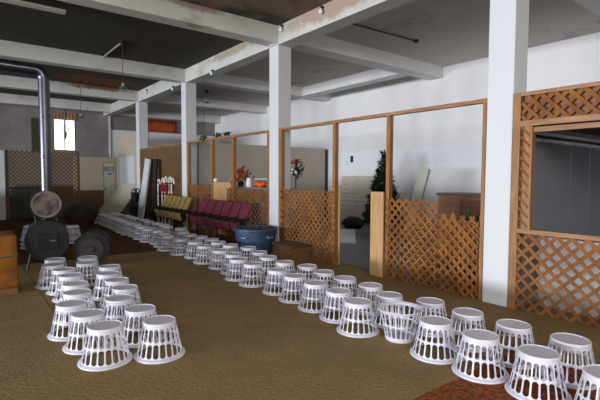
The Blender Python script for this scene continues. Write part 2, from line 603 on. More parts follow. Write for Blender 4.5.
# rust curtain over the high window of the right bay
bm = B()
n = 60
vs = []
for k in range(n + 1):
    x = CURW[0] - .06 + (CURW[1] - CURW[0] + .12) * k / n
    yy = BACK_Y - .06 + .03 * math.sin(k * 1.3)
    vs.append((bm.verts.new((x, yy, 3.74)), bm.verts.new((x, yy, 4.34))))
for a, b in zip(vs, vs[1:]):
    bm.faces.new((a[0], b[0], b[1], a[1]))
tag(obj('curtain', bm, M['curtain'], None, True), 'gathered rust orange curtain over the high window at the back', 'curtain')
bm = B()
tag(boxes('wall_board', [((2.44, BACK_Y - .06, 2.55), (2.74, BACK_Y - .005, 4.0))], M['green_wall']), 'narrow dull green board on the grey block wall left of the stove pipe', 'board')

# ------------------------------------------------------------------ lattice
def lattice_bm(bm, L, Hh, pitch=.135, width=.034, th=.009, to3=None, clip_top=None, off=0.0):
    """two crossed layers of slats filling 0..L by 0..Hh in a plane; to3 maps (s,t,n) to 3D"""
    for layer, sgn in ((0, 1), (1, -1)):
        c = -Hh - L + off
        n0, n1 = (0, th) if layer == 0 else (th, 2 * th)
        while c < L + Hh:
            # centre line s = c + sgn*t  (sgn 1) or s = c + ... (sgn -1)
            pts = []
            ta, tb = 0.0, Hh
            if sgn > 0:
                ta = max(ta, -c); tb = min(tb, L - c)
                f = lambda t: c + t
            else:
                ta = max(ta, c - L); tb = min(tb, c)
                f = lambda t: c - t
            if tb - ta > width:
                p0, p1 = Vector((f(ta), ta)), Vector((f(tb), tb))
                d = (p1 - p0).normalized()
                q = Vector((-d.y, d.x)) * width / 2
                cor = [p0 + q, p0 - q, p1 - q, p1 + q]
                cor = [Vector((min(max(a.x, 0), L), min(max(a.y, 0), Hh + .012))) for a in cor]
                lo = [bm.verts.new(to3(a.x, a.y, n0)) for a in cor]
                hi = [bm.verts.new(to3(a.x, a.y, n1)) for a in cor]
                bm.faces.new(lo); bm.faces.new(hi[::-1])
                for k in range(4):
                    bm.faces.new((lo[k], lo[(k + 1) % 4], hi[(k + 1) % 4], hi[k]))
            c += pitch


def yplane(x, y0, z0):
    return lambda s, t, n: (x + n, y0 + s, z0 + t)


RZ0, RZ1 = 2.55, 2.60
def rail_bm(y0, y1):
    bm = B(); box(bm, (AX + .02, y0, RZ0), (AX + .10, y1, RZ1)); return bm
def post(parent, y, wy=.07, z1=RZ0, x0=None):
    bm = B(); x = AX + .02 if x0 is None else x0
    box(bm, (x, y - wy / 2, 0), (x + .08, y + wy / 2, z1)); return obj('post', bm, M['wood'], parent)
def panel(parent, y0, y1, h, m='lattice', x=AX + .005, z0=0.0, pitch=.135, off=0.0, name='lattice_panel', width=.034):
    bm = B(); lattice_bm(bm, y1 - y0, h, pitch, width=width, to3=yplane(x, y0, z0), off=off)
    return obj(name, bm, M[m], parent)

# section between the near column and the second column
p = thing('lattice_partition', 'orange wooden lattice partition between the near white column and the second column', 'partition', (0, 0, 0))
obj('top_rail', rail_bm(CY[0] + CW, CY[1]), M['wood_h'], p)
for y, wy in ((3.05, .05), (4.645, .07), (5.905, .07), (7.56, .08)):
    post(p, y, wy)
panel(p, 3.70, 4.67, 1.27, width=.044, pitch=.14)
panel(p, 3.08, 3.70, 1.08, width=.044, pitch=.14, off=.05)
panel(p, 3.08, 4.2, 1.02, x=AX + .035, off=.06)
panel(p, 5.87, 7.56, 1.33, off=.02, width=.042)
panel(p, 5.87, 6.9, 1.33, x=AX + .035, off=.075)
for y in (3.09, 3.5, 3.95, 4.4):
    bm = B(); box(bm, (AX + .06, y - .018, 0), (AX + .075, y + .018, 1.1)); obj('batten', bm, M['wood'], p)
bm = B(); box(bm, (AX - .03, 4.68, 0), (AX - .005, 4.95, 1.36)); obj('gate_board', bm, M['ply'], p)
bm = B(); box(bm, (AX + .11, 5.84, 0), (AX + .13, 6.06, 1.44)); obj('jamb_board', bm, M['ply'], p)

# section between the second and third columns
p = thing('lattice_partition', 'orange wooden lattice partition behind the magenta seats between two white columns', 'partition', (0, 0, 0))
obj('top_rail', rail_bm(CY[1] + CW, CY[2]), M['wood_h'], p)
for y in (8.03, 9.60, 10.74, 12.28):
    post(p, y, .09)
panel(p, 8.0, 9.9, 1.30, off=.03)
panel(p, 10.80, 12.3, 1.36, off=.05)
bm = B(); box(bm, (AX + .03, 9.72, .1), (AX + .05, 10.68, 1.44)); obj('plywood_board', bm, M['ply'], p)

# section between third and fourth columns: full height lattice
p = thing('lattice_partition', 'full height tan lattice screen behind the mustard seats at the far columns', 'partition', (0, 0, 0))
obj('top_rail', rail_bm(CY[2] + CW, CY[3]), M['wood_h'], p)
for y in (12.73, 14.6, 16.56):
    post(p, y, .08, x0=AX + .05)
panel(p, 12.70, 16.60, 2.55, m='lattice_dark', pitch=.15, width=.055)
struct('trim_5', [((5.42, 12.72, 0), (5.44, 16.6, 2.5))], M['wainscot'])

# far dark lattice screen on the left
p = thing('lattice_screen', 'dark brown lattice screen standing before the far wall behind the stove pipe', 'screen', (0, 0, 0))
bm = B(); lattice_bm(bm, 2.35, 2.5, .15, width=.05, to3=lambda s, t, n: (1.36 + s, 19.0 - n, t)); obj('lattice_panel', bm, M['lattice_far'], p)
for x in (1.36, 2.5, 3.71):
    bm = B(); box(bm, (x - .04, 19.0, 0), (x + .04, 19.07, 2.52)); obj('post', bm, M['lattice_far'], p)
bm = B(); box(bm, (1.6, 19.02, .05), (3.5, 19.05, 1.25)); obj('backing_board', bm, M['wainscot'], p)
tag(boxes('leaning_board', [((1.02, 18.9, 0), (1.28, 18.95, 2.48))], M['white_sheet']), 'pale upright board at the left edge beside the dark lattice screen', 'board')

# ------------------------------------------------------------------ booth on the right
BY = 2.6
p = thing('lattice_booth', 'orange pine booth with lattice bands and an open hatch at the right', 'booth', (0, 0, 0))
Y0, Y1 = -1.6, 2.66
# frame boards
bm = B()
box(bm, (AX - .02, 2.575, 0), (AX + .03, Y1, 2.60)); obj('stile', bm, M['wood'], p)
bm = B(); box(bm, (AX + .0, 2.44, .98), (AX + .08, 2.535, 2.20)); obj('hatch_post', bm, M['wood'], p)
bm = B(); box(bm, (AX - .02, Y0, 2.555), (AX + .03, 2.575, 2.60)); obj('top_rail', bm, M['wood_h'], p)
bm = B(); box(bm, (AX - .02, Y0, 2.20), (AX + .03, 2.575, 2.265)); obj('hatch_head', bm, M['wood_h'], p)
bm = B(); box(bm, (AX + .03, Y0, 2.13), (AX + .12, 2.44, 2.185)); obj('inner_rail', bm, M['wood_h'], p)
bm = B(); box(bm, (AX - .02, Y0, .935), (AX + .06, 2.575, .985)); obj('hatch_sill', bm, M['wood_h'], p)
bm = B(); lattice_bm(bm, 2.575 - Y0,   .29, .15, width=.052, th=.012, to3=yplane(AX - .012, Y0, 2.265), off=.03); obj('upper_lattice', bm, M['lattice'], p)
bm = B(); box(bm, (AX + .05, Y0, 2.275), (AX + .07, 2.64, 2.59)); obj('fascia_board', bm, M['brown_wood'], p)
bm = B(); lattice_bm(bm, .12, 1.22, .12, width=.03, to3=yplane(AX - .008, 2.46, .985)); obj('side_lattice', bm, M['lattice'], p)
bm = B(); box(bm, (AX + .03, 2.46, .985), (AX + .045, 2.575, 2.2)); obj('side_board', bm, M['brown_wood'], p)
bm = B(); lattice_bm(bm, 2.62 - Y0,   .935, .155, width=.046, to3=yplane(AX - .012, Y0, 0), off=.05); obj('lower_lattice', bm, M['lattice'], p)
# side wall of upright boards, closing the booth at the column
bm = B()
x = AX + .14
while x < RIGHT_X - .05:
    x2 = min(x + .68, RIGHT_X - .02)
    box(bm, (x, 2.585, 0), (x2 - .004, 2.62, 2.24)); box(bm, (x2 - .03, 2.575, 0), (x2 + .01, 2.585, 2.08)); x = x2
box(bm, (AX + .14, 2.62, 0), (RIGHT_X - .02, 2.635, 2.24))
obj('board_wall', bm, M['grey_board'], p)
bm = B()
# scalloped edging
x = AX + .2
while x < 9.5:
    lathe(bm, [(0, -.004), (.05, -.004), (.05, .004), (0, .004)], (x, 2.562, 2.09), (0, 1, 0), 10)
    x += .1
box(bm, (AX + .15, 2.558, 2.09), (9.5, 2.570, 2.17))
obj('scalloped_trim', bm, M['white'], p)
bm = B(); box(bm, (AX + .42, Y0, 0), (AX + .45, 2.5, .86)); obj('counter_panel', bm, M['white_sheet'], p)
bm = B(); box(bm, (AX + .03, Y0, 2.24), (8.6, 2.64, 2.27)); obj('roof_boards', bm, M['booth_roof'], p)
bm = B(); box(bm, (8.6, Y0, 2.24), (RIGHT_X - .03, 2.64, 2.27)); obj('rear_roof_boards', bm, M['booth_roof'], p)

# ------------------------------------------------------------------ things in the right bay
# tan hardboard partition
struct('wall_tan_partition', [((5.75, 12.45, 0), (RIGHT_X - .12, 12.55, 2.62))], M['tan'])
struct('trim_6', [((RIGHT_X - .1, 12.4, 0), (RIGHT_X - .03, 12.5, 2.6))], M['frame_dark'])

# christmas tree
def leaf_cloud(bm, pts, size, flat=.5):
    for c in pts:
        d = Vector((random.uniform(-1, 1), random.uniform(-1, 1), random.uniform(-.6, .9))).normalized()
        x, y = frame_of(d)
        s = size * random.uniform(.6, 1.3)
        a = bm.verts.new(Vector(c) - d * s * .1)
        b1 = bm.verts.new(Vector(c) + d * s * .5 + x * s * .25)
        b2 = bm.verts.new(Vector(c) + d * s * .5 - x * s * .25)
        e = bm.verts.new(Vector(c) + d * s + y * s * .15)
        bm.faces.new((a, b1, e)); bm.faces.new((a, e, b2))
t = thing('christmas_tree', 'dark green artificial christmas tree standing behind the lattice doorway', 'tree', (9.4, 8.35, 0))
bm = B(); tube(bm, [(0, 0, .03), (0, 0, 2.2)], [.04, .012], 8); obj('trunk', bm, M['box_wood'], t)
pts = []
for k in range(4200):
    h = 1 - math.sqrt(random.random()) * .99
    z = .25 + h * 2.1
    tier = (h * 9) % 1.0
    R = .62 * (1 - h) * (.78 + .3 * (1 - tier)) + .03
    r = R * math.sqrt(random.uniform(.15, 1)); a = random.uniform(0, 2 * PI)
    pts.append((r * math.cos(a), r * math.sin(a), z))
bm = B(); leaf_cloud(bm, pts, .12); obj('foliage', bm, M['leaf'], t)
bm = B()
for k in range(3):
    a = k * 2.1; tube(bm, [(0, 0, .12), (.25 * math.cos(a), .25 * math.sin(a), -.005)], .02, 6)
obj('stand', bm, M['black_matte'], t)

# slatted pale panel leaning on the right wall
p = thing('slatted_panel', 'pale slatted wooden panel leaning on the white wall beside the christmas tree', 'panel', (RIGHT_X - .33, 10.0, 0))
lean = Matrix.Rotation(math.radians(8), 4, 'Y')
bm = B()
for k in range(11):
    box(bm, (0, 0, .02 + k * .148), (.02, 1.55, .02 + k * .148 + .135), lean)
obj('slats', bm, M['slat_wood'], p)
bm = B()
for y in (.1, .75, 1.4):
    box(bm, (.022, y, .01), (.06, y + .07, 1.62), lean)
obj('battens', bm, M['slat_wood'], p)

# white board leaning
bm = B()
mt = Matrix.Translation((9.3, 6.05, 0)) @ Matrix.Rotation(math.radians(14), 4, 'X') @ Matrix.Rotation(math.radians(15), 4, 'Y')
mt = Matrix.Translation((9.0, 7.3, 0.0)) @ Matrix.Rotation(math.radians(16), 4, 'X')
box(bm, (0, -.22, .03), (.03, .06, 1.92), mt)
box(bm, (.03, -.22, .03), (.075, -.19, 1.92), mt)
tag(obj('leaning_board', bm, M['door_white']), 'white board leaning beside the brown cupboard behind the lattice', 'board')

# brown cupboard
p = thing('cupboard', 'low brown wooden cupboard behind the lattice near the white column', 'cupboard', (7.0, 3.9, 0))
boxes('carcass', [((0, 0, .05), (.55, .98, 1.26))], M['brown_wood'], p)
boxes('top', [((-.03, -.03, 1.26), (.58, 1.01, 1.31))], M['brown_top'], p)
for k in range(2):
    d = boxes('door', [((-.02, .03 + k * .47, .1), (-.002, .47 + k * .47, 1.22))], M['brown_wood'], p)
    bm = B(); lathe(bm, [(0, 0), (.02, 0), (.02, .03), (0, .035)], (-.022, .42 + k * .14, .7), (-1, 0, 0), 10); obj('knob', bm, M['black'], d)
boxes('plinth', [((.04, .04, 0), (.5, .94, .05))], M['brown_top'], p)

# bushy plant behind lattice, close to the near column
p = thing('potted_plant', 'leafy green plant behind the lattice close to the near white column', 'plant', (5.95, 3.45, 0))
bm = B(); lathe(bm, [(0, 0), (.12, 0), (.16, .28), (.14, .28), (.13, .22), (0, .22)], segs=16); obj('pot', bm, M['red_dark'], p, True)
bm = B()
for k in range(5):
    a = k * 1.26; tube(bm, [(0, 0, .2), (.05 * math.cos(a), .05 * math.sin(a), .6), (.12 * math.cos(a), .15 * math.sin(a), .95)], .008, 5)
obj('stems', bm, M['leaf2'], p)
bm = B(); leaf_cloud(bm, [(random.gauss(0, .1), random.gauss(0, .13), random.uniform(.55, 1.05)) for _ in range(130)], .12); obj('foliage', bm, M['leaf2'], p)

# black bag and a pale board on the floor
bm = B()
bmesh.ops.create_icosphere(bm, subdivisions=3, radius=.33)
for v in bm.verts:
    v.co.z = max(v.co.z, -.25) * .62 + .15
    v.co += Vector((random.uniform(-.02, .02), random.uniform(-.02, .02), 0))
o = obj('bag', bm, M['black_matte'], None, True, (9.75, 9.9, 0))
tag(o, 'black bag lying on the grey floor left of the christmas tree', 'bag')
bm = B(); box(bm, (-.36, -1.35, -.012), (.36, 1.3, .02))
o = obj('floor_board', bm, M['white'], None, False, (8.2, 8.75, 0)); o.rotation_euler = (0, 0, -.77)
tag(o, 'pale board lying on the grey floor seen through the lattice doorway', 'board')
bm = B()
mt = Matrix.Translation((10.05, 9.02, 0)) @ Matrix.Rotation(-.15, 4, 'Y')
tube(bm, [mt @ Vector((0, 0, .0)), mt @ Vector((0, 0, .5)), mt @ Vector((0, 0, 1.05))], [.16, .18, .11], 12)
tag(obj('rolled_rug', bm, M['red_dark'], None, True), 'dull red rolled rug standing left of the christmas tree', 'rug')

# light switch on wall
bm = B(); box(bm, (RIGHT_X - .03, 11.08, 2.1), (RIGHT_X, 11.2, 2.32), bevel=.006)
tag(obj('switch_box', bm, M['black_matte']), 'small dark switch box on the white right wall', 'switch')

# poinsettia
p = thing('poinsettia', 'red artificial poinsettia on a tall green stem just right of the second column', 'flower', (6.35, 8.4, 0))
bm = B(); lathe(bm, [(0, 0), (.1, 0), (.13, .22), (.11, .22), (.1, .18), (0, .18)], segs=14); obj('pot', bm, M['red_dark'], p, True)
bm = B(); tube(bm, [(0, 0, .1), (.02, .0, .9), (0, 0, 1.9)], .014, 6); obj('stem', bm, M['leaf'], p)
bm = B()
for k in range(16):
    a = k * 2.4; r0 = .05; r1 = .20
    d = Vector((math.cos(a), math.sin(a), .3 * math.sin(k))); x = Vector((-d.y, d.x, .2)).normalized()
    c = Vector((0, 0, 1.92 + .02 * (k % 3)))
    q = [c + d * r0, c + d * (r0 + r1) / 2 + x * .055, c + d * r1, c + d * (r0 + r1) / 2 - x * .055]
    bm.faces.new([bm.verts.new(v) for v in q])
bmesh.ops.create_icosphere(bm, subdivisions=1, radius=.07, matrix=Matrix.Translation((0, 0, 1.95)))
obj('petals', bm, M['red'], p)
bm = B(); leaf_cloud(bm, [(random.gauss(0, .09), random.gauss(0, .09), random.uniform(1.6, 1.85)) for _ in range(70)], .14); obj('leaves', bm, M['leaf'], p)
for k in range(4):
    bm = B(); bmesh.ops.create_icosphere(bm, subdivisions=2, radius=.035, matrix=Matrix.Translation((-.08 + .04 * (k % 2), -.13 + .07 * k, 1.68 + .04 * (k % 3))))
    obj('white_berry', bm, M['white'], p, True)

# display table behind the second section, with decorations on it
p = thing('display_table', 'long grey display table behind the magenta seats partition', 'table', (5.9, 9.1, 0))
boxes('tabletop', [((-.3, -1.05, 1.29), (.35, 1.05, 1.33))], M['steel'], p)
for sx, sy in ((-.26, -1), (.31, -1), (-.26, 1), (.31, 1)):
    boxes('leg', [((sx - .02, sy - .02, -.012), (sx + .02, sy + .02, 1.29))], M['steel'], p)
p = thing('leaf_arrangement', 'upright orange autumn leaf arrangement on the display table', 'decoration', (5.75, 9.95, 1.33))
bm = B(); lathe(bm, [(0, 0), (.06, 0), (.08, .1), (.05, .14), (0, .14)], segs=12); obj('vase', bm, M['black'], p, True)
bm = B(); leaf_cloud(bm, [(random.gauss(0, .08), random.uniform(-.16, .16), random.uniform(.12, .42)) for _ in range(110)], .15); obj('leaves', bm, M['autumn'], p)
p = thing('white_jug', 'small white jug on the display table beside the autumn leaves', 'jug', (5.75, 9.53, 1.33))
bm = B(); lathe(bm, [(0, 0), (.07, 0), (.09, .08), (.06, .17), (.075, .22), (.06, .22), (.05, .16), (0, .15)], segs=16); obj('body', bm, M['white'], p, True)
bm = B(); tube(bm, [(0, .06, .19), (0, .13, .16), (0, .13, .08), (0, .08, .06)], .012, 6); obj('handle', bm, M['white'], p, True)
p = thing('wire_rack', 'low glass topped rack on the display table near the second column', 'rack', (6.02, 9.36, 1.33))
boxes('shelf', [((-.15, -.45, .19), (.2, .40, .21))], M['white_sheet'], p)
for sx, sy in ((-.14, -.43), (.18, -.43), (-.14, .38), (.18, .38)):
    boxes('leg', [((sx - .01, sy - .01, 0), (sx + .01, sy + .01, .19))], M['steel'], p)
bm = B(); bmesh.ops.create_icosphere(bm, subdivisions=3, radius=.2)
for v in bm.verts:
    v.co = Vector((v.co.x * .55, v.co.y * 1.25, (v.co.z + .2) * .36 + .02 * math.sin(v.co.y * 30)))
    v.co.z = max(v.co.z, 0)
tag(obj('folded_cloth', bm, M['orange_cloth'], None, True, (5.71, 8.95, 1.331)), 'bright orange folded cloth on the display table by the second column', 'cloth')
bm = B(); bmesh.ops.create_icosphere(bm, subdivisions=2, radius=.06, matrix=Matrix.Translation((0, 0, .05)))
tag(obj('white_ball', bm, M['white'], None, True, (AX + .04, 10.55, 1.44)), 'small white ball on top of the plywood board', 'ball')

# plants hung on and laid on the rail
p = thing('hanging_plant', 'round green hanging plant at the top rail by the third column', 'plant', (5.31, 11.2, 2.56))
bm = B(); tube(bm, [(0, 0, .08), (0, 0, 1.76)], .004, 5); obj('cord', bm, M['black_matte'], p)
bm = B(); leaf_cloud(bm, [tuple(Vector((random.gauss(0, 1), random.gauss(0, 1), random.gauss(0, 1))).normalized() * .08 + Vector((0, 0, .05))) for _ in range(160)], .06); obj('foliage', bm, M['leaf2'], p)
for i, (yy, lab) in enumerate(((10.45, 'small dark green sprig lying on the rail, nearer the camera'), (9.95, 'small dark green sprig lying on the rail above the autumn leaves'))):
    bm = B(); leaf_cloud(bm, [(random.gauss(0, .02), random.uniform(-.14, .14), random.uniform(0.0, .06)) for _ in range(60)], .09)
    tag(obj('leaf_sprig', bm, M['leaf'], None, False, (5.36, yy, 2.61)), lab, 'greenery', 'greenery on the top rail')

# ------------------------------------------------------------------ seats in rows
def seat_row(y0, y1, n, m, label):
    p = thing('seat_row', label, 'seats', (4.75, y0, 0), 0, 'rows of linked seats by the partition')
    L = (y1 - y0); step = L / n
    lean = Matrix.Rotation(math.radians(24), 4, 'Y')
    for k in range(n):
        yk = k * step + .03
        bm = B(); box(bm, (0, yk, 0), (.05, yk + step - .09, .40), Matrix.Translation((.12, 0, .64)) @ lean, bevel=.015); obj('backrest', bm, m, p)
        bm = B(); box(bm, (-.05, yk, 0), (0, yk + step - .09, .21), Matrix.Translation((.02, 0, .39)) @ Matrix.Rotation(math.radians(-14), 4, 'Y'), bevel=.015); obj('seat', bm, m, p)
    bm = B(); box(bm, (.05, 0, .36), (.13, L, .43)); box(bm, (-.03, 0, .60), (.06, L, .66)); obj('beam', bm, M['black'], p)
    for yk in (.12, L / 2, L - .12):
        bm = B(); tube(bm, [(-.2, yk, -.0), (.09, yk, .1), (.09, yk, .60)], .02, 6); tube(bm, [(.09, yk, .1), (.32, yk, 0)], .02, 6); obj('leg', bm, M['black'], p)
    for k in range(n + 1):
        yk = min(max(k * step, .015), L - .015)
        bm = B(); box(bm, (-.16, yk - .02, .62), (.2, yk + .02, .68)); box(bm, (.05, yk - .02, .4), (.12, yk + .02, .62)); obj('armrest', bm, M['black'], p)
    return p
seat_row(8.25, 10.75, 6, M['magenta'], 'row of six linked magenta seats left of the blue tub')
seat_row(11.4, 13.4, 6, M['yellow'], 'row of six linked mustard yellow seats before the tan lattice')

# candy cane stakes standing behind the mustard seats
for i, (yy, hh, xx) in enumerate(((14.2, 1.48, 5.12), (13.9, 1.52, 5.14), (13.6, 1.56, 5.12), (13.3, 1.56, 5.14), (13.05, 1.52, 5.12))):
    labs = ['farthest of the five white hooked canes behind the mustard seats', 'second from the far end of the five white hooked canes', 'middle one of the five white hooked canes behind the mustard seats',
            'second from the near end of the five white hooked canes', 'nearest of the five white hooked canes behind the mustard seats']
    c = thing('hooked_cane', labs[i], 'cane', (xx, yy, 0), 0, 'white hooked canes behind the seats')
    bm = B()
    arc = [(0, -.09 + .09 * math.cos(a), hh - .09 + .09 * math.sin(a)) for a in [PI * q / 8 for q in range(9)]]
    tube(bm, [(0, 0, 0), (0, 0, hh - .1)] + arc + [(0, -.18, hh - .16)], .022, 7)
    obj('shaft', bm, M['pole_white'], c, True)
    bm = B()
    for k in range(2):
        lathe(bm, [(.024, 0), (.027, .0), (.027, .05), (.024, .05)], (0, 0, 1.0 + k * .34), (0, 0, 1), 8)
    obj('red_band', bm, M['red'], c)
bm = B()
n = 16; vs = []
for k in range(n + 1):
    yy = -.35 + .7 * k / n; xx = .02 * math.sin(k * .9)
    vs.append((bm.verts.new((xx, yy, 1.12 + .03 * math.sin(k))), bm.verts.new((xx, yy, 1.32 + .02 * math.cos(k * 1.3)))))
for a, b in zip(vs, vs[1:]):
    bm.faces.new((a[0], b[0], b[1], a[1]))
bmesh.ops.solidify(bm, geom=bm.faces[:], thickness=.01)
tag(obj('ribbon', bm, M['red'], None, True, (5.06, 13.6, 0)), 'red cloth ribbon hung across the white hooked canes', 'ribbon')

# leaning boards by the far column
def leaning(name, x, y, wy, h, deg, m, label, cat='board', th=.04):
    bm = B(); box(bm, (0, 0, 0), (th, wy, h), Matrix.Rotation(math.radians(deg), 4, 'Y'))
    return tag(obj(name, bm, m, None, False, (x, y, 0)), label, cat)
bm = B(); box(bm, (0, 0, 0), (.05, .5, 2.15), Matrix.Rotation(math.radians(6), 4, 'Y') @ Matrix.Rotation(math.radians(6), 4, 'X'))
tag(obj('leaning_board', bm, M['white_sheet'], None, False, (4.95, 15.35, .03)), 'tall white board leaning at the fourth column', 'board')
leaning('rolled_banner', 5.02, 14.35, .28, 2.15, 3, M['black_matte'], 'tall black board standing right of the tall white leaning board', 'board', .06)
# folding table tipped on its edge
p = thing('folding_table', 'pale folding table tipped over and leaning at the far end of the basket rows', 'table', (4.48, 18.4, 0))
tilt = Matrix.Rotation(math.radians(38), 4, 'Y')
bm = B(); box(bm, (0, -1.35, 0.04), (.05, 1.35, 1.58), tilt, bevel=.01); obj('tabletop', bm, M['slat_wood'], p)
for yk in (-1.1, .9):
    bm = B()
    q = [Vector((.06, yk, .3)), Vector((.45, yk, .25)), Vector((.45, yk, 1.2)), Vector((.06, yk, 1.3))]
    tube(bm, [tilt @ v for v in (q[3], q[3] + Vector((.05, .0, .22)), q[3] + Vector((.12, .25, .24)), q[3] + Vector((.1, .4, .1)))], .025, 6)
    obj('leg', bm, M['black'], p)
bm = B(); box(bm, (.055, -1.4, .05), (.11, 1.2, .14), tilt); box(bm, (.055, -1.4, 1.3), (.11, 1.2, 1.38), tilt); obj('apron', bm, M['black'], p)
p = thing('stacked_chairs', 'black folded chairs leaning behind the tipped folding table', 'chair', (4.85, 15.95, 0))
for k in range(2):
    bm = B()
    xk = .0 + k * .1
    tube(bm, [(xk, 0, 0), (xk + .12, 0, 1.05), (xk + .13, .1, 1.12), (xk + .13, .4, 1.12), (xk + .12, .5, 1.05), (xk, .5, 0)], .022, 6); obj('frame', bm, M['black'], p)
    bm = B(); box(bm, (xk + .07, .03, .65), (xk + .10, .47, 1.0)); obj('backrest', bm, M['black_matte'], p)
    bm = B(); box(bm, (xk + .02, .03, .1), (xk + .06, .47, .5)); obj('seat', bm, M['black_matte'], p)

# ------------------------------------------------------------------ blue tub and crate
p = thing('tub', 'round blue plastic tub of debris at the foot of the second column', 'tub', (4.78, 7.68, 0))
bm = B(); lathe(bm, [(0, .0), (.37, 0), (.40, .06), (.44, .28), (.47, .30), (.51, .50), (.545, .51), (.545, .55), (.50, .55), (.46, .30), (.40, .1), (0, .08)], segs=40, sx=.84, sy=.84); obj('shell', bm, M['blue'], p, True)
bm = B(); lathe(bm, [(0, .50), (.2, .49), (.40, .46), (.48, .44), (.47, .30), (0, .30)], segs=30, sx=.84, sy=.84)
for v in bm.verts:
    if v.co.z > .4: v.co.z += random.uniform(-.03, .05)
for k in range(26):
    a = random.uniform(0, 6.28); r = random.uniform(0, .31)
    bmesh.ops.create_icosphere(bm, subdivisions=1, radius=random.uniform(.04, .075), matrix=Matrix.Translation((r * math.cos(a), r * math.sin(a), .5)))
o = obj('debris', bm, M['soil'], p)
o['kind'] = 'stuff'
for a in (3.6, 4.9):
    bm = B(); q = Vector((math.cos(a), math.sin(a), 0)); tt = Vector((-q.y, q.x, 0))
    tube(bm, [q * .40 + tt * .07 + Vector((0, 0, .40)), q * .455 + tt * .05 + Vector((0, 0, .38)), q * .455 - tt * .05 + Vector((0, 0, .38)), q * .40 - tt * .07 + Vector((0, 0, .40))], .014, 6)
    obj('handle', bm, M['steel'], p)
p = thing('crate', 'brown wooden box on the carpet between the blue tub and the lattice', 'box', (5.06, 6.82, 0), -.05)
boxes('shell', [((-.2, -.33, 0), (.2, .36, .26))], M['box_wood'], p)
boxes('lid', [((-.22, -.35, .26), (.22, .38, .30))], M['brown_top'], p, .004)

# ------------------------------------------------------------------ double barrel stove
p = thing('barrel_stove', 'black double barrel wood stove with a shiny pipe behind the near baskets', 'stove', (1.15, 8.5, 0), -.134)
def drum(bm, cx, cz, r, y0, y1, segs=32):
    L = y1 - y0
    lathe(bm, [(0, .02), (r * .93, .02), (r * .94, 0), (r, 0), (r, .025), (r * .985, .03), (r * .985, L * .33), (r * 1.01, L * .335), (r * .985, L * .345),
               (r * .985, L * .66), (r * 1.01, L * .665), (r * .985, L * .675), (r * .985, L - .03), (r, L - .025), (r, L), (0, L)], (cx, y0, cz), (0, 1, 0), segs)
bm = B(); drum(bm, 0, .50, .335, -.05, .85); obj('lower_drum', bm, M['black'], p, True)
bm = B(); drum(bm, 0, 1.11, .25, 0, .8); obj('upper_drum', bm, M['black'], p, True)
bm = B(); lathe(bm, [(0, 0), (.225, 0), (.225, .012), (0, .012)], (0, -.005, 1.11), (0, 1, 0), 30); obj('upper_drum_end', bm, M['rusty'], p)
bm = B(); lathe(bm, [(.195, -.008), (.225, -.010), (.225, 0), (.195, 0)], (0, -.006, 1.11), (0, 1, 0), 30); obj('end_ring', bm, M['ring'], p)
bm = B(); box(bm, (-.17, -.075, .36), (.17, -.032, .62), bevel=.01)
d = obj('fire_door', bm, M['black_matte'], p)
bm = B(); tube(bm, [(.12, -.075, .5), (.12, -.12, .5), (.05, -.13, .5)], .012, 6); obj('latch', bm, M['steel'], d)
bm = B()
for sx in (-.2, .2):
    for yy in (.08, .7):
        tube(bm, [(sx * .75, yy, .78), (sx * .85, yy, .92)], .02, 6)
obj('bracket', bm, M['black'], p)
for sx in (-.24, .24):
    for yy in (.06, .74):
        bm = B(); tube(bm, [(sx, yy, .3), (sx * 1.25, yy, 0)], .022, 6); obj('leg', bm, M['black'], p)
bm = B(); tube(bm, [(0, .30, .8), (0, .30, .9)], .08, 14); obj('flue_link', bm, M['black'], p)
bm = B(); 
tube(bm, [(0.01, .05, 1.34), (0.01, .05, 1.36), (0.01, .05, 3.21)], .086, 20)
for z in (1.9, 2.55):
    lathe(bm, [(.086, 0), (.092, .005), (.092, .03), (.086, .035)], (0.01, .05, z), segs=20)
obj('stove_pipe', bm, M['pipe'], p, True)
bm = B()
_un = Matrix.Translation((.01, .05, 0)) @ Matrix.Rotation(.134, 4, 'Z') @ Matrix.Translation((-.01, -.05, 0))
arc = [(.01 - .14 + .14 * math.cos(a),   .05, 3.21 + .14 * math.sin(a)) for a in [PI / 2 * q / 6 for q in range(7)]]
tube(bm, [_un @ Vector(q) for q in arc], .092, 20); obj('pipe_elbow', bm, M['pipe_dark'], p, True)
bm = B(); tube(bm, [_un @ Vector(q) for q in ((-.12, .05, 3.35), (-1.6, .05, 3.38), (-6.63, .05, 3.5), (-25.1, .05, 3.9))], .086, 20); obj('horizontal_pipe', bm, M['pipe_dark'], p, True)
# second low drum to the right of the stove
p = thing('drum', 'small black drum lying on its side right of the barrel stove', 'drum', (1.80, 8.33, 0), -.35)
bm = B(); drum(bm, 0, .305, .295, 0, .55); obj('shell', bm, M['black'], p, True)
bm = B(); lathe(bm, [(0, -.03), (.05, -.03), (.06, .0), (.20, .004), (.20, .02), (0, .02)], (0, -.005, .305), (0, 1, 0), 24); obj('end_plate', bm, M['fig_grey'], p)

# amber bale at left edge
p = thing('bale', 'amber orange canvas covered box at the left edge of the carpet', 'box', (.22, 6.95, 0), .0)
bm = B(); box(bm, (-.37, 0, .08), (.37, .62, .80), bevel=.05)
bmesh.ops.subdivide_edges(bm, edges=bm.edges[:], cuts=3, use_grid_fill=True)
for v in bm.verts:
    v.co += Vector((0, .012 * math.sin(v.co.z * 26 + v.co.x * 6), .012 * math.sin(v.co.x * 22)))
obj('cover', bm, M['orange_box'], p, True)
bm = B(); box(bm, (-.375, -.012, .50), (.375, .625, .53), bevel=.008); obj('strap', bm, M['brown_top'], p)
boxes('base', [((-.36, .02, 0), (.36, .6, .09))], M['box_wood'], p)

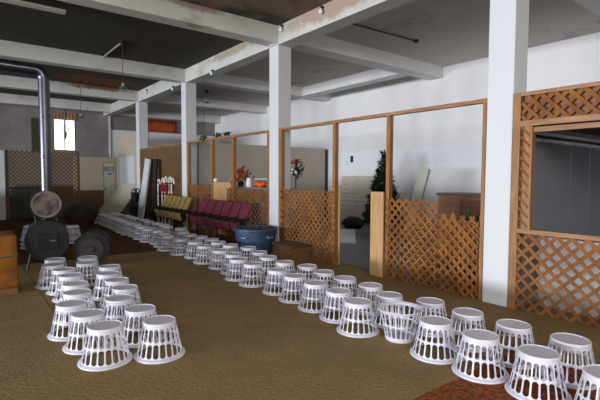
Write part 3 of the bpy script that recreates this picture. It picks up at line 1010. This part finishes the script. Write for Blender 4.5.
# dark green cabinet and red tub in the far left
p = thing('cabinet', 'low dark green cabinet standing behind the barrel stove', 'cabinet', (1.42, 18.2, 0))
boxes('carcass', [((0, 0, .1), (.98, .5, 1.13))], M['green_dark'], p, .01)
boxes('top', [((-.03, -.03, 1.13), (1.01, .53, 1.17))], M['black_matte'], p)
for k in range(2):
    dd = boxes('door', [((.03 + k * .47, -.018, .15), (.48 + k * .47, -.001, 1.09))], M['green_dark'], p)
    bm = B(); tube(bm, [(.43 + k * .12, -.02, .65), (.43 + k * .12, -.05, .65)], .015, 6); obj('knob', bm, M['steel'], dd)
boxes('plinth', [((.03, .03, -.002), (.95, .47, .1))], M['black_matte'], p)
p = thing('wash_tub', 'wide dull red tub piled with dark cloth right of the stove', 'tub', (2.95, 14.9, 0))
bm = B(); lathe(bm, [(0, -.002), (.30, 0), (.36, .1), (.50, .42), (.53, .43), (.53, .46), (.48, .45), (.36, .15), (0, .1)], segs=28); obj('shell', bm, M['red_dark'], p, True)
bm = B(); bmesh.ops.create_icosphere(bm, subdivisions=3, radius=.43)
for v in bm.verts:
    v.co = Vector((v.co.x, v.co.y, max(v.co.z, -.2) * .55 + .48 + .03 * math.sin(v.co.x * 17) * math.cos(v.co.y * 15)))
obj('cloth_pile', bm, M['fig_grey'], p, True)

# ------------------------------------------------------------------ ceiling fittings
p = thing('fluorescent_light', 'pale fluorescent tube light hung under the ceiling at the upper left', 'ceiling light', (1.17, 9.0, 4.55))
boxes('housing', [((-.6, -.10, .0), (.45, .10, .08))], M['frame_dark'], p)
boxes('diffuser', [((-.58, -.09, -.045), (.43, .09, 0))], M['lamp_glass'], p, .01)
boxes('hanger', [((-.4, -.02, .08), (-.36, .02, .15)), ((.22, -.02, .08), (.26, .02, .15))], M['frame_dark'], p)
def pendant(x, y, drop, label):
    p = thing('pendant_light', label, 'pendant light', (x, y, CEIL), 0, 'bare pendant lights on long cords')
    bm = B(); lathe(bm, [(0, 0), (.07, 0), (.06, -.05), (0, -.06)], segs=12); obj('ceiling_rose', bm, M['black_matte'], p)
    bm = B(); tube(bm, [(0, 0, -.05), (0, 0, -drop + .1)], .008, 5); obj('cord', bm, M['frame_dark'], p)
    bm = B(); lathe(bm, [(0, -drop + .12), (.03, -drop + .12), (.04, -drop + .05), (.10, -drop), (.085, -drop), (0, -drop + .04)], segs=14); obj('shade', bm, M['steel'], p, True)
pendant(3.07, 10.71, 1.08, 'pendant light on a long cord left of the middle beam, nearer one')
pendant(3.25, 16.12, 1.18, 'farther pendant light on a long cord beside the stove pipe')
pendant(7.21, 14.89, .45, 'short pendant light in the right bay above the far rail')
bm = B(); tube(bm, [(3.07, 10.8, 4.675), (3.05, 13.0, 4.675)], .022, 6); lathe(bm, [(0, 0), (.05, 0), (.05, -.05), (0, -.05)], (3.05, 13.0, CEIL), segs=10)
tag(obj('conduit', bm, M['wall_dim']), 'thin grey conduit running along the left ceiling from the pendant light', 'conduit')
bm = B(); tube(bm, [(6.0, 6.55, 4.675), (8.3, 6.46, 4.675)], .016, 6); lathe(bm, [(0, 0), (.06, 0), (.06, -.06), (0, -.06)], (8.3, 6.46, CEIL), segs=10)
tag(obj('conduit', bm, M['frame_dark']), 'thin dark conduit along the pale ceiling of the right bay', 'conduit')
bl = ['farthest of the bare bulbs along the long beam', 'bare bulb on the beam between the third and fourth columns',
      'bare bulb on the beam between the second and third columns', 'bare bulb at the head of the second column', 'bare bulb under the stained beam near the top edge']
for i, (yy, zz) in enumerate(((15.6, 4.56), (13.2, 4.30), (10.56, 4.30), (7.45, 4.62), (6.2, 4.62))):
    p = thing('bulb_fitting', bl[i], 'bulb', (AX, yy, zz), 0, 'bare bulbs along the long beam')
    bm = B(); tube(bm, [(-.0, 0, .03), (-.05, 0, .03), (-.06, 0, .0)], .025, 8); obj('socket', bm, M['frame_dark'], p)
    bm = B(); lathe(bm, [(0, -.10), (.03, -.09), (.04, -.06), (.025, -.02), (.015, .01), (0, .01)], (-.06, 0, 0), segs=12); obj('glass', bm, M['bulb'], p, True)

# ------------------------------------------------------------------ baskets
def basket_mesh():
    bm = B()
    n = 20
    Rb, Rt, Hh = .200, .141, .315
    def rad(z): return Rb + (Rt - Rb) * z / .29
    cache = {}
    def vert(a, z, r):
        k = (round(a, 5), round(z, 5), round(r, 5))
        if k not in cache:
            cache[k] = bm.verts.new((r * math.cos(a), r * math.sin(a), z))
        return cache[k]
    pitch = 2 * PI / n
    s = pitch * .395                      # half slot angle
    angs = []                            # per slot: bar / slot columns
    zb = [.012, .030, .147, .160, .270, .290]
    def quad(a0, a1, z0, z1):
        bm.faces.new((vert(a0, z0, rad(z0)), vert(a1, z0, rad(z0)), vert(a1, z1, rad(z1)), vert(a0, z1, rad(z1))))
    def tri(p):
        bm.faces.new([vert(a, z, rad(z)) for a, z in p])
    for k in range(n):
        c = k * pitch
        A = [round(c - pitch / 2, 6), c - s, c - s * .45, c + s * .45, c + s]
        nxt = (k + 1) * pitch - pitch / 2 if k < n - 1 else -pitch / 2
        A.append(round(nxt, 6))
        # closing angle: use exact same key for the wrap
        for z0, z1 in ((zb[0], zb[1]), (zb[2], zb[3]), (zb[4], zb[5])):
            for i in range(5):
                quad(A[i], A[i + 1], z0, z1)
        for z0, z1 in ((zb[1], zb[2]), (zb[3], zb[4])):
            e = .015
            zs = [z0, z0 + e, z1 - e, z1]
            for i in (0, 4):
                for j in range(3):
                    quad(A[i], A[i + 1], zs[j], zs[j + 1])
            tri([(A[1], zs[0]), (A[2], zs[0]), (A[1], zs[1])])
            tri([(A[3], zs[0]), (A[4], zs[0]), (A[4], zs[1])])
            tri([(A[1], zs[2]), (A[2], zs[3]), (A[1], zs[3])])
            tri([(A[4], zs[2]), (A[4], zs[3]), (A[3], zs[3])])
    bmesh.ops.remove_doubles(bm, verts=bm.verts, dist=.0006)
    bmesh.ops.recalc_face_normals(bm, faces=bm.faces)
    bmesh.ops.solidify(bm, geom=bm.faces[:], thickness=.0035)
    # rolled rim, and the closed bottom with its raised edge
    seg = 44
    lathe(bm, [(.197, .024), (.208, .018), (.220, .012), (.222, .004), (.220, 0), (.213, .006), (.196, .014)], segs=seg)
    lathe(bm, [(.1425, .282), (.1435, .296), (.1405, .309), (.136, .3135), (.1325, .313), (.130, .308), (0, .308)], segs=seg)
    bmesh.ops.recalc_face_normals(bm, faces=bm.faces)
    me = bpy.data.meshes.new('basket')
    bm.to_mesh(me); bm.free()
    me.materials.append(M['basket'])
    for p in me.polygons:
        p.use_smooth = True
    try:
        me.set_sharp_from_angle(angle=math.radians(35))
    except Exception:
        pass
    return me
BM = basket_mesh()
ORD = ['nearest', 'second', 'third', 'fourth', 'fifth', 'sixth', 'seventh', 'eighth', 'ninth', 'tenth', 'eleventh', 'twelfth', 'thirteenth', 'fourteenth', 'fifteenth', 'sixteenth', 'seventeenth',
       'eighteenth', 'nineteenth', 'twentieth', 'twenty-first', 'twenty-second', 'twenty-third', 'twenty-fourth', 'twenty-fifth', 'twenty-sixth', 'twenty-seventh', 'twenty-eighth', 'twenty-ninth',
       'thirtieth', 'thirty-first', 'thirty-second', 'thirty-third', 'thirty-fourth', 'thirty-fifth', 'thirty-sixth', 'thirty-seventh', 'thirty-eighth', 'thirty-ninth', 'fortieth']
FRONT = [(3.34, 1.05), (3.35, 1.45), (3.34, 1.91), (3.36, 2.38), (3.39, 2.80), (3.30, 3.21), (3.35, 3.63), (3.39, 4.06), (3.42, 4.48), (3.45, 4.90),
         (3.41, 5.56), (3.42, 5.98), (3.56, 6.40), (3.58, 6.90), (3.57, 7.50), (3.71, 8.10), (3.55, 8.62), (3.52, 9.25), (3.62, 9.75), (3.70, 10.25), (3.62, 10.75), (3.64, 11.30),
         (3.68, 11.85), (3.64, 12.35), (3.66, 12.85), (3.70, 13.35), (3.72, 13.85), (3.74, 14.35), (3.76, 14.85), (3.78, 15.4), (3.80, 15.95)]
BACK = [(3.82, 1.41), (3.81, 1.91), (3.82, 2.33), (3.80, 2.76), (3.74, 3.20), (3.82, 3.60), (3.85, 4.03), (3.88, 4.46), (3.93, 4.89), (3.86, 5.34),
        (3.89, 5.87), (4.02, 6.35), (4.12, 6.87), (4.00, 7.32), (3.98, 7.76), (4.00, 8.20), (4.05, 8.70), (4.01, 9.17), (4.09, 9.74), (4.30, 10.4), (4.18, 10.97), (4.28, 11.5), (4.27, 12.0),
        (4.25, 12.55), (4.30, 13.1), (4.24, 13.75), (4.26, 14.3), (4.29, 14.85), (4.22, 15.4), (4.15, 15.95)]
LL = [(.96, 3.99), (.92, 4.43), (.86, 4.88), (1.00, 5.32), (1.06, 5.76), (1.13, 6.28), (1.10, 6.75), (1.03, 7.18), (1.14, 7.64)]
LR = [(1.38, 3.84), (1.36, 4.30), (1.30, 4.80), (1.48, 5.23), (1.51, 5.68), (1.50, 6.12), (1.66, 6.58), (1.46, 7.06), (1.56, 7.52)]
allp = [list(q) for q in FRONT + BACK + LL + LR]
for it in range(200):                    # keep neighbouring rims just clear of one another
    for i in range(len(allp)):
        for j in range(i):
            dx, dy = allp[i][0] - allp[j][0], allp[i][1] - allp[j][1]
            dd = math.hypot(dx, dy)
            if dd < .447:
                k = (.4475 - dd) / 2 / max(dd, 1e-4)
                allp[i][0] += dx * k; allp[i][1] += dy * k
                allp[j][0] -= dx * k; allp[j][1] -= dy * k
nF, nB, nL = len(FRONT), len(BACK), len(LL)
def basket(x, y, label, group, flip=False, z=None):
    o = bpy.data.objects.new('laundry_basket', BM)
    COL.objects.link(o)
    z0 = z if z is not None else (.0045 if y < 2.2 else (-.002 if y > 9.1 else 0.0))
    o.location = (x, y, z0)
    o.rotation_euler = (0, 0, random.uniform(0, 6.28))
    if flip:
        o.rotation_euler = (PI, 0, .3); o.location = (x, y, z0 + .3135)
    tag(o, label, 'basket', group)
    return o
for i, (x, y) in enumerate(allp):
    if i < nF:
        k = i
        if k == 4:
            basket(x, y, 'white slotted plastic basket, the only one standing upright with its mouth open', 'baskets in the long outer row', True)
        else:
            basket(x, y, 'white slotted basket, %s from near end of the outer long row' % ORD[k], 'baskets in the long outer row')
    elif i < nF + nB:
        k = i - nF
        basket(x, y, 'white slotted basket, %s from near end of the inner row beside the lattice' % ORD[k], 'baskets in the long inner row')
    elif i < nF + nB + nL:
        k = i - nF - nB
        basket(x, y, 'white slotted basket, %s from near end of the left line before the stove' % ORD[k], 'baskets in the short left line')
    else:
        k = i - nF - nB - nL
        basket(x, y, 'white slotted basket, %s from near end of the right line before the stove' % ORD[k], 'baskets in the short right line')
for x, y, z, lab in ((1.22, 11.3, -.002, 'lowest basket of the nested stack behind the left side of the stove'),
                     (1.22, 11.3, .09, 'middle basket of the nested stack behind the left side of the stove'),
                     (1.22, 11.3, .18, 'topmost basket of the nested stack behind the left side of the stove'),
                     (2.10, 11.6, -.002, 'lowest basket of the nested stack between the stove and the red tub'),
                     (2.10, 11.6, .09, 'topmost basket of the nested stack between the stove and the red tub')):
    basket(x, y, lab, 'baskets behind the stove', z=z)
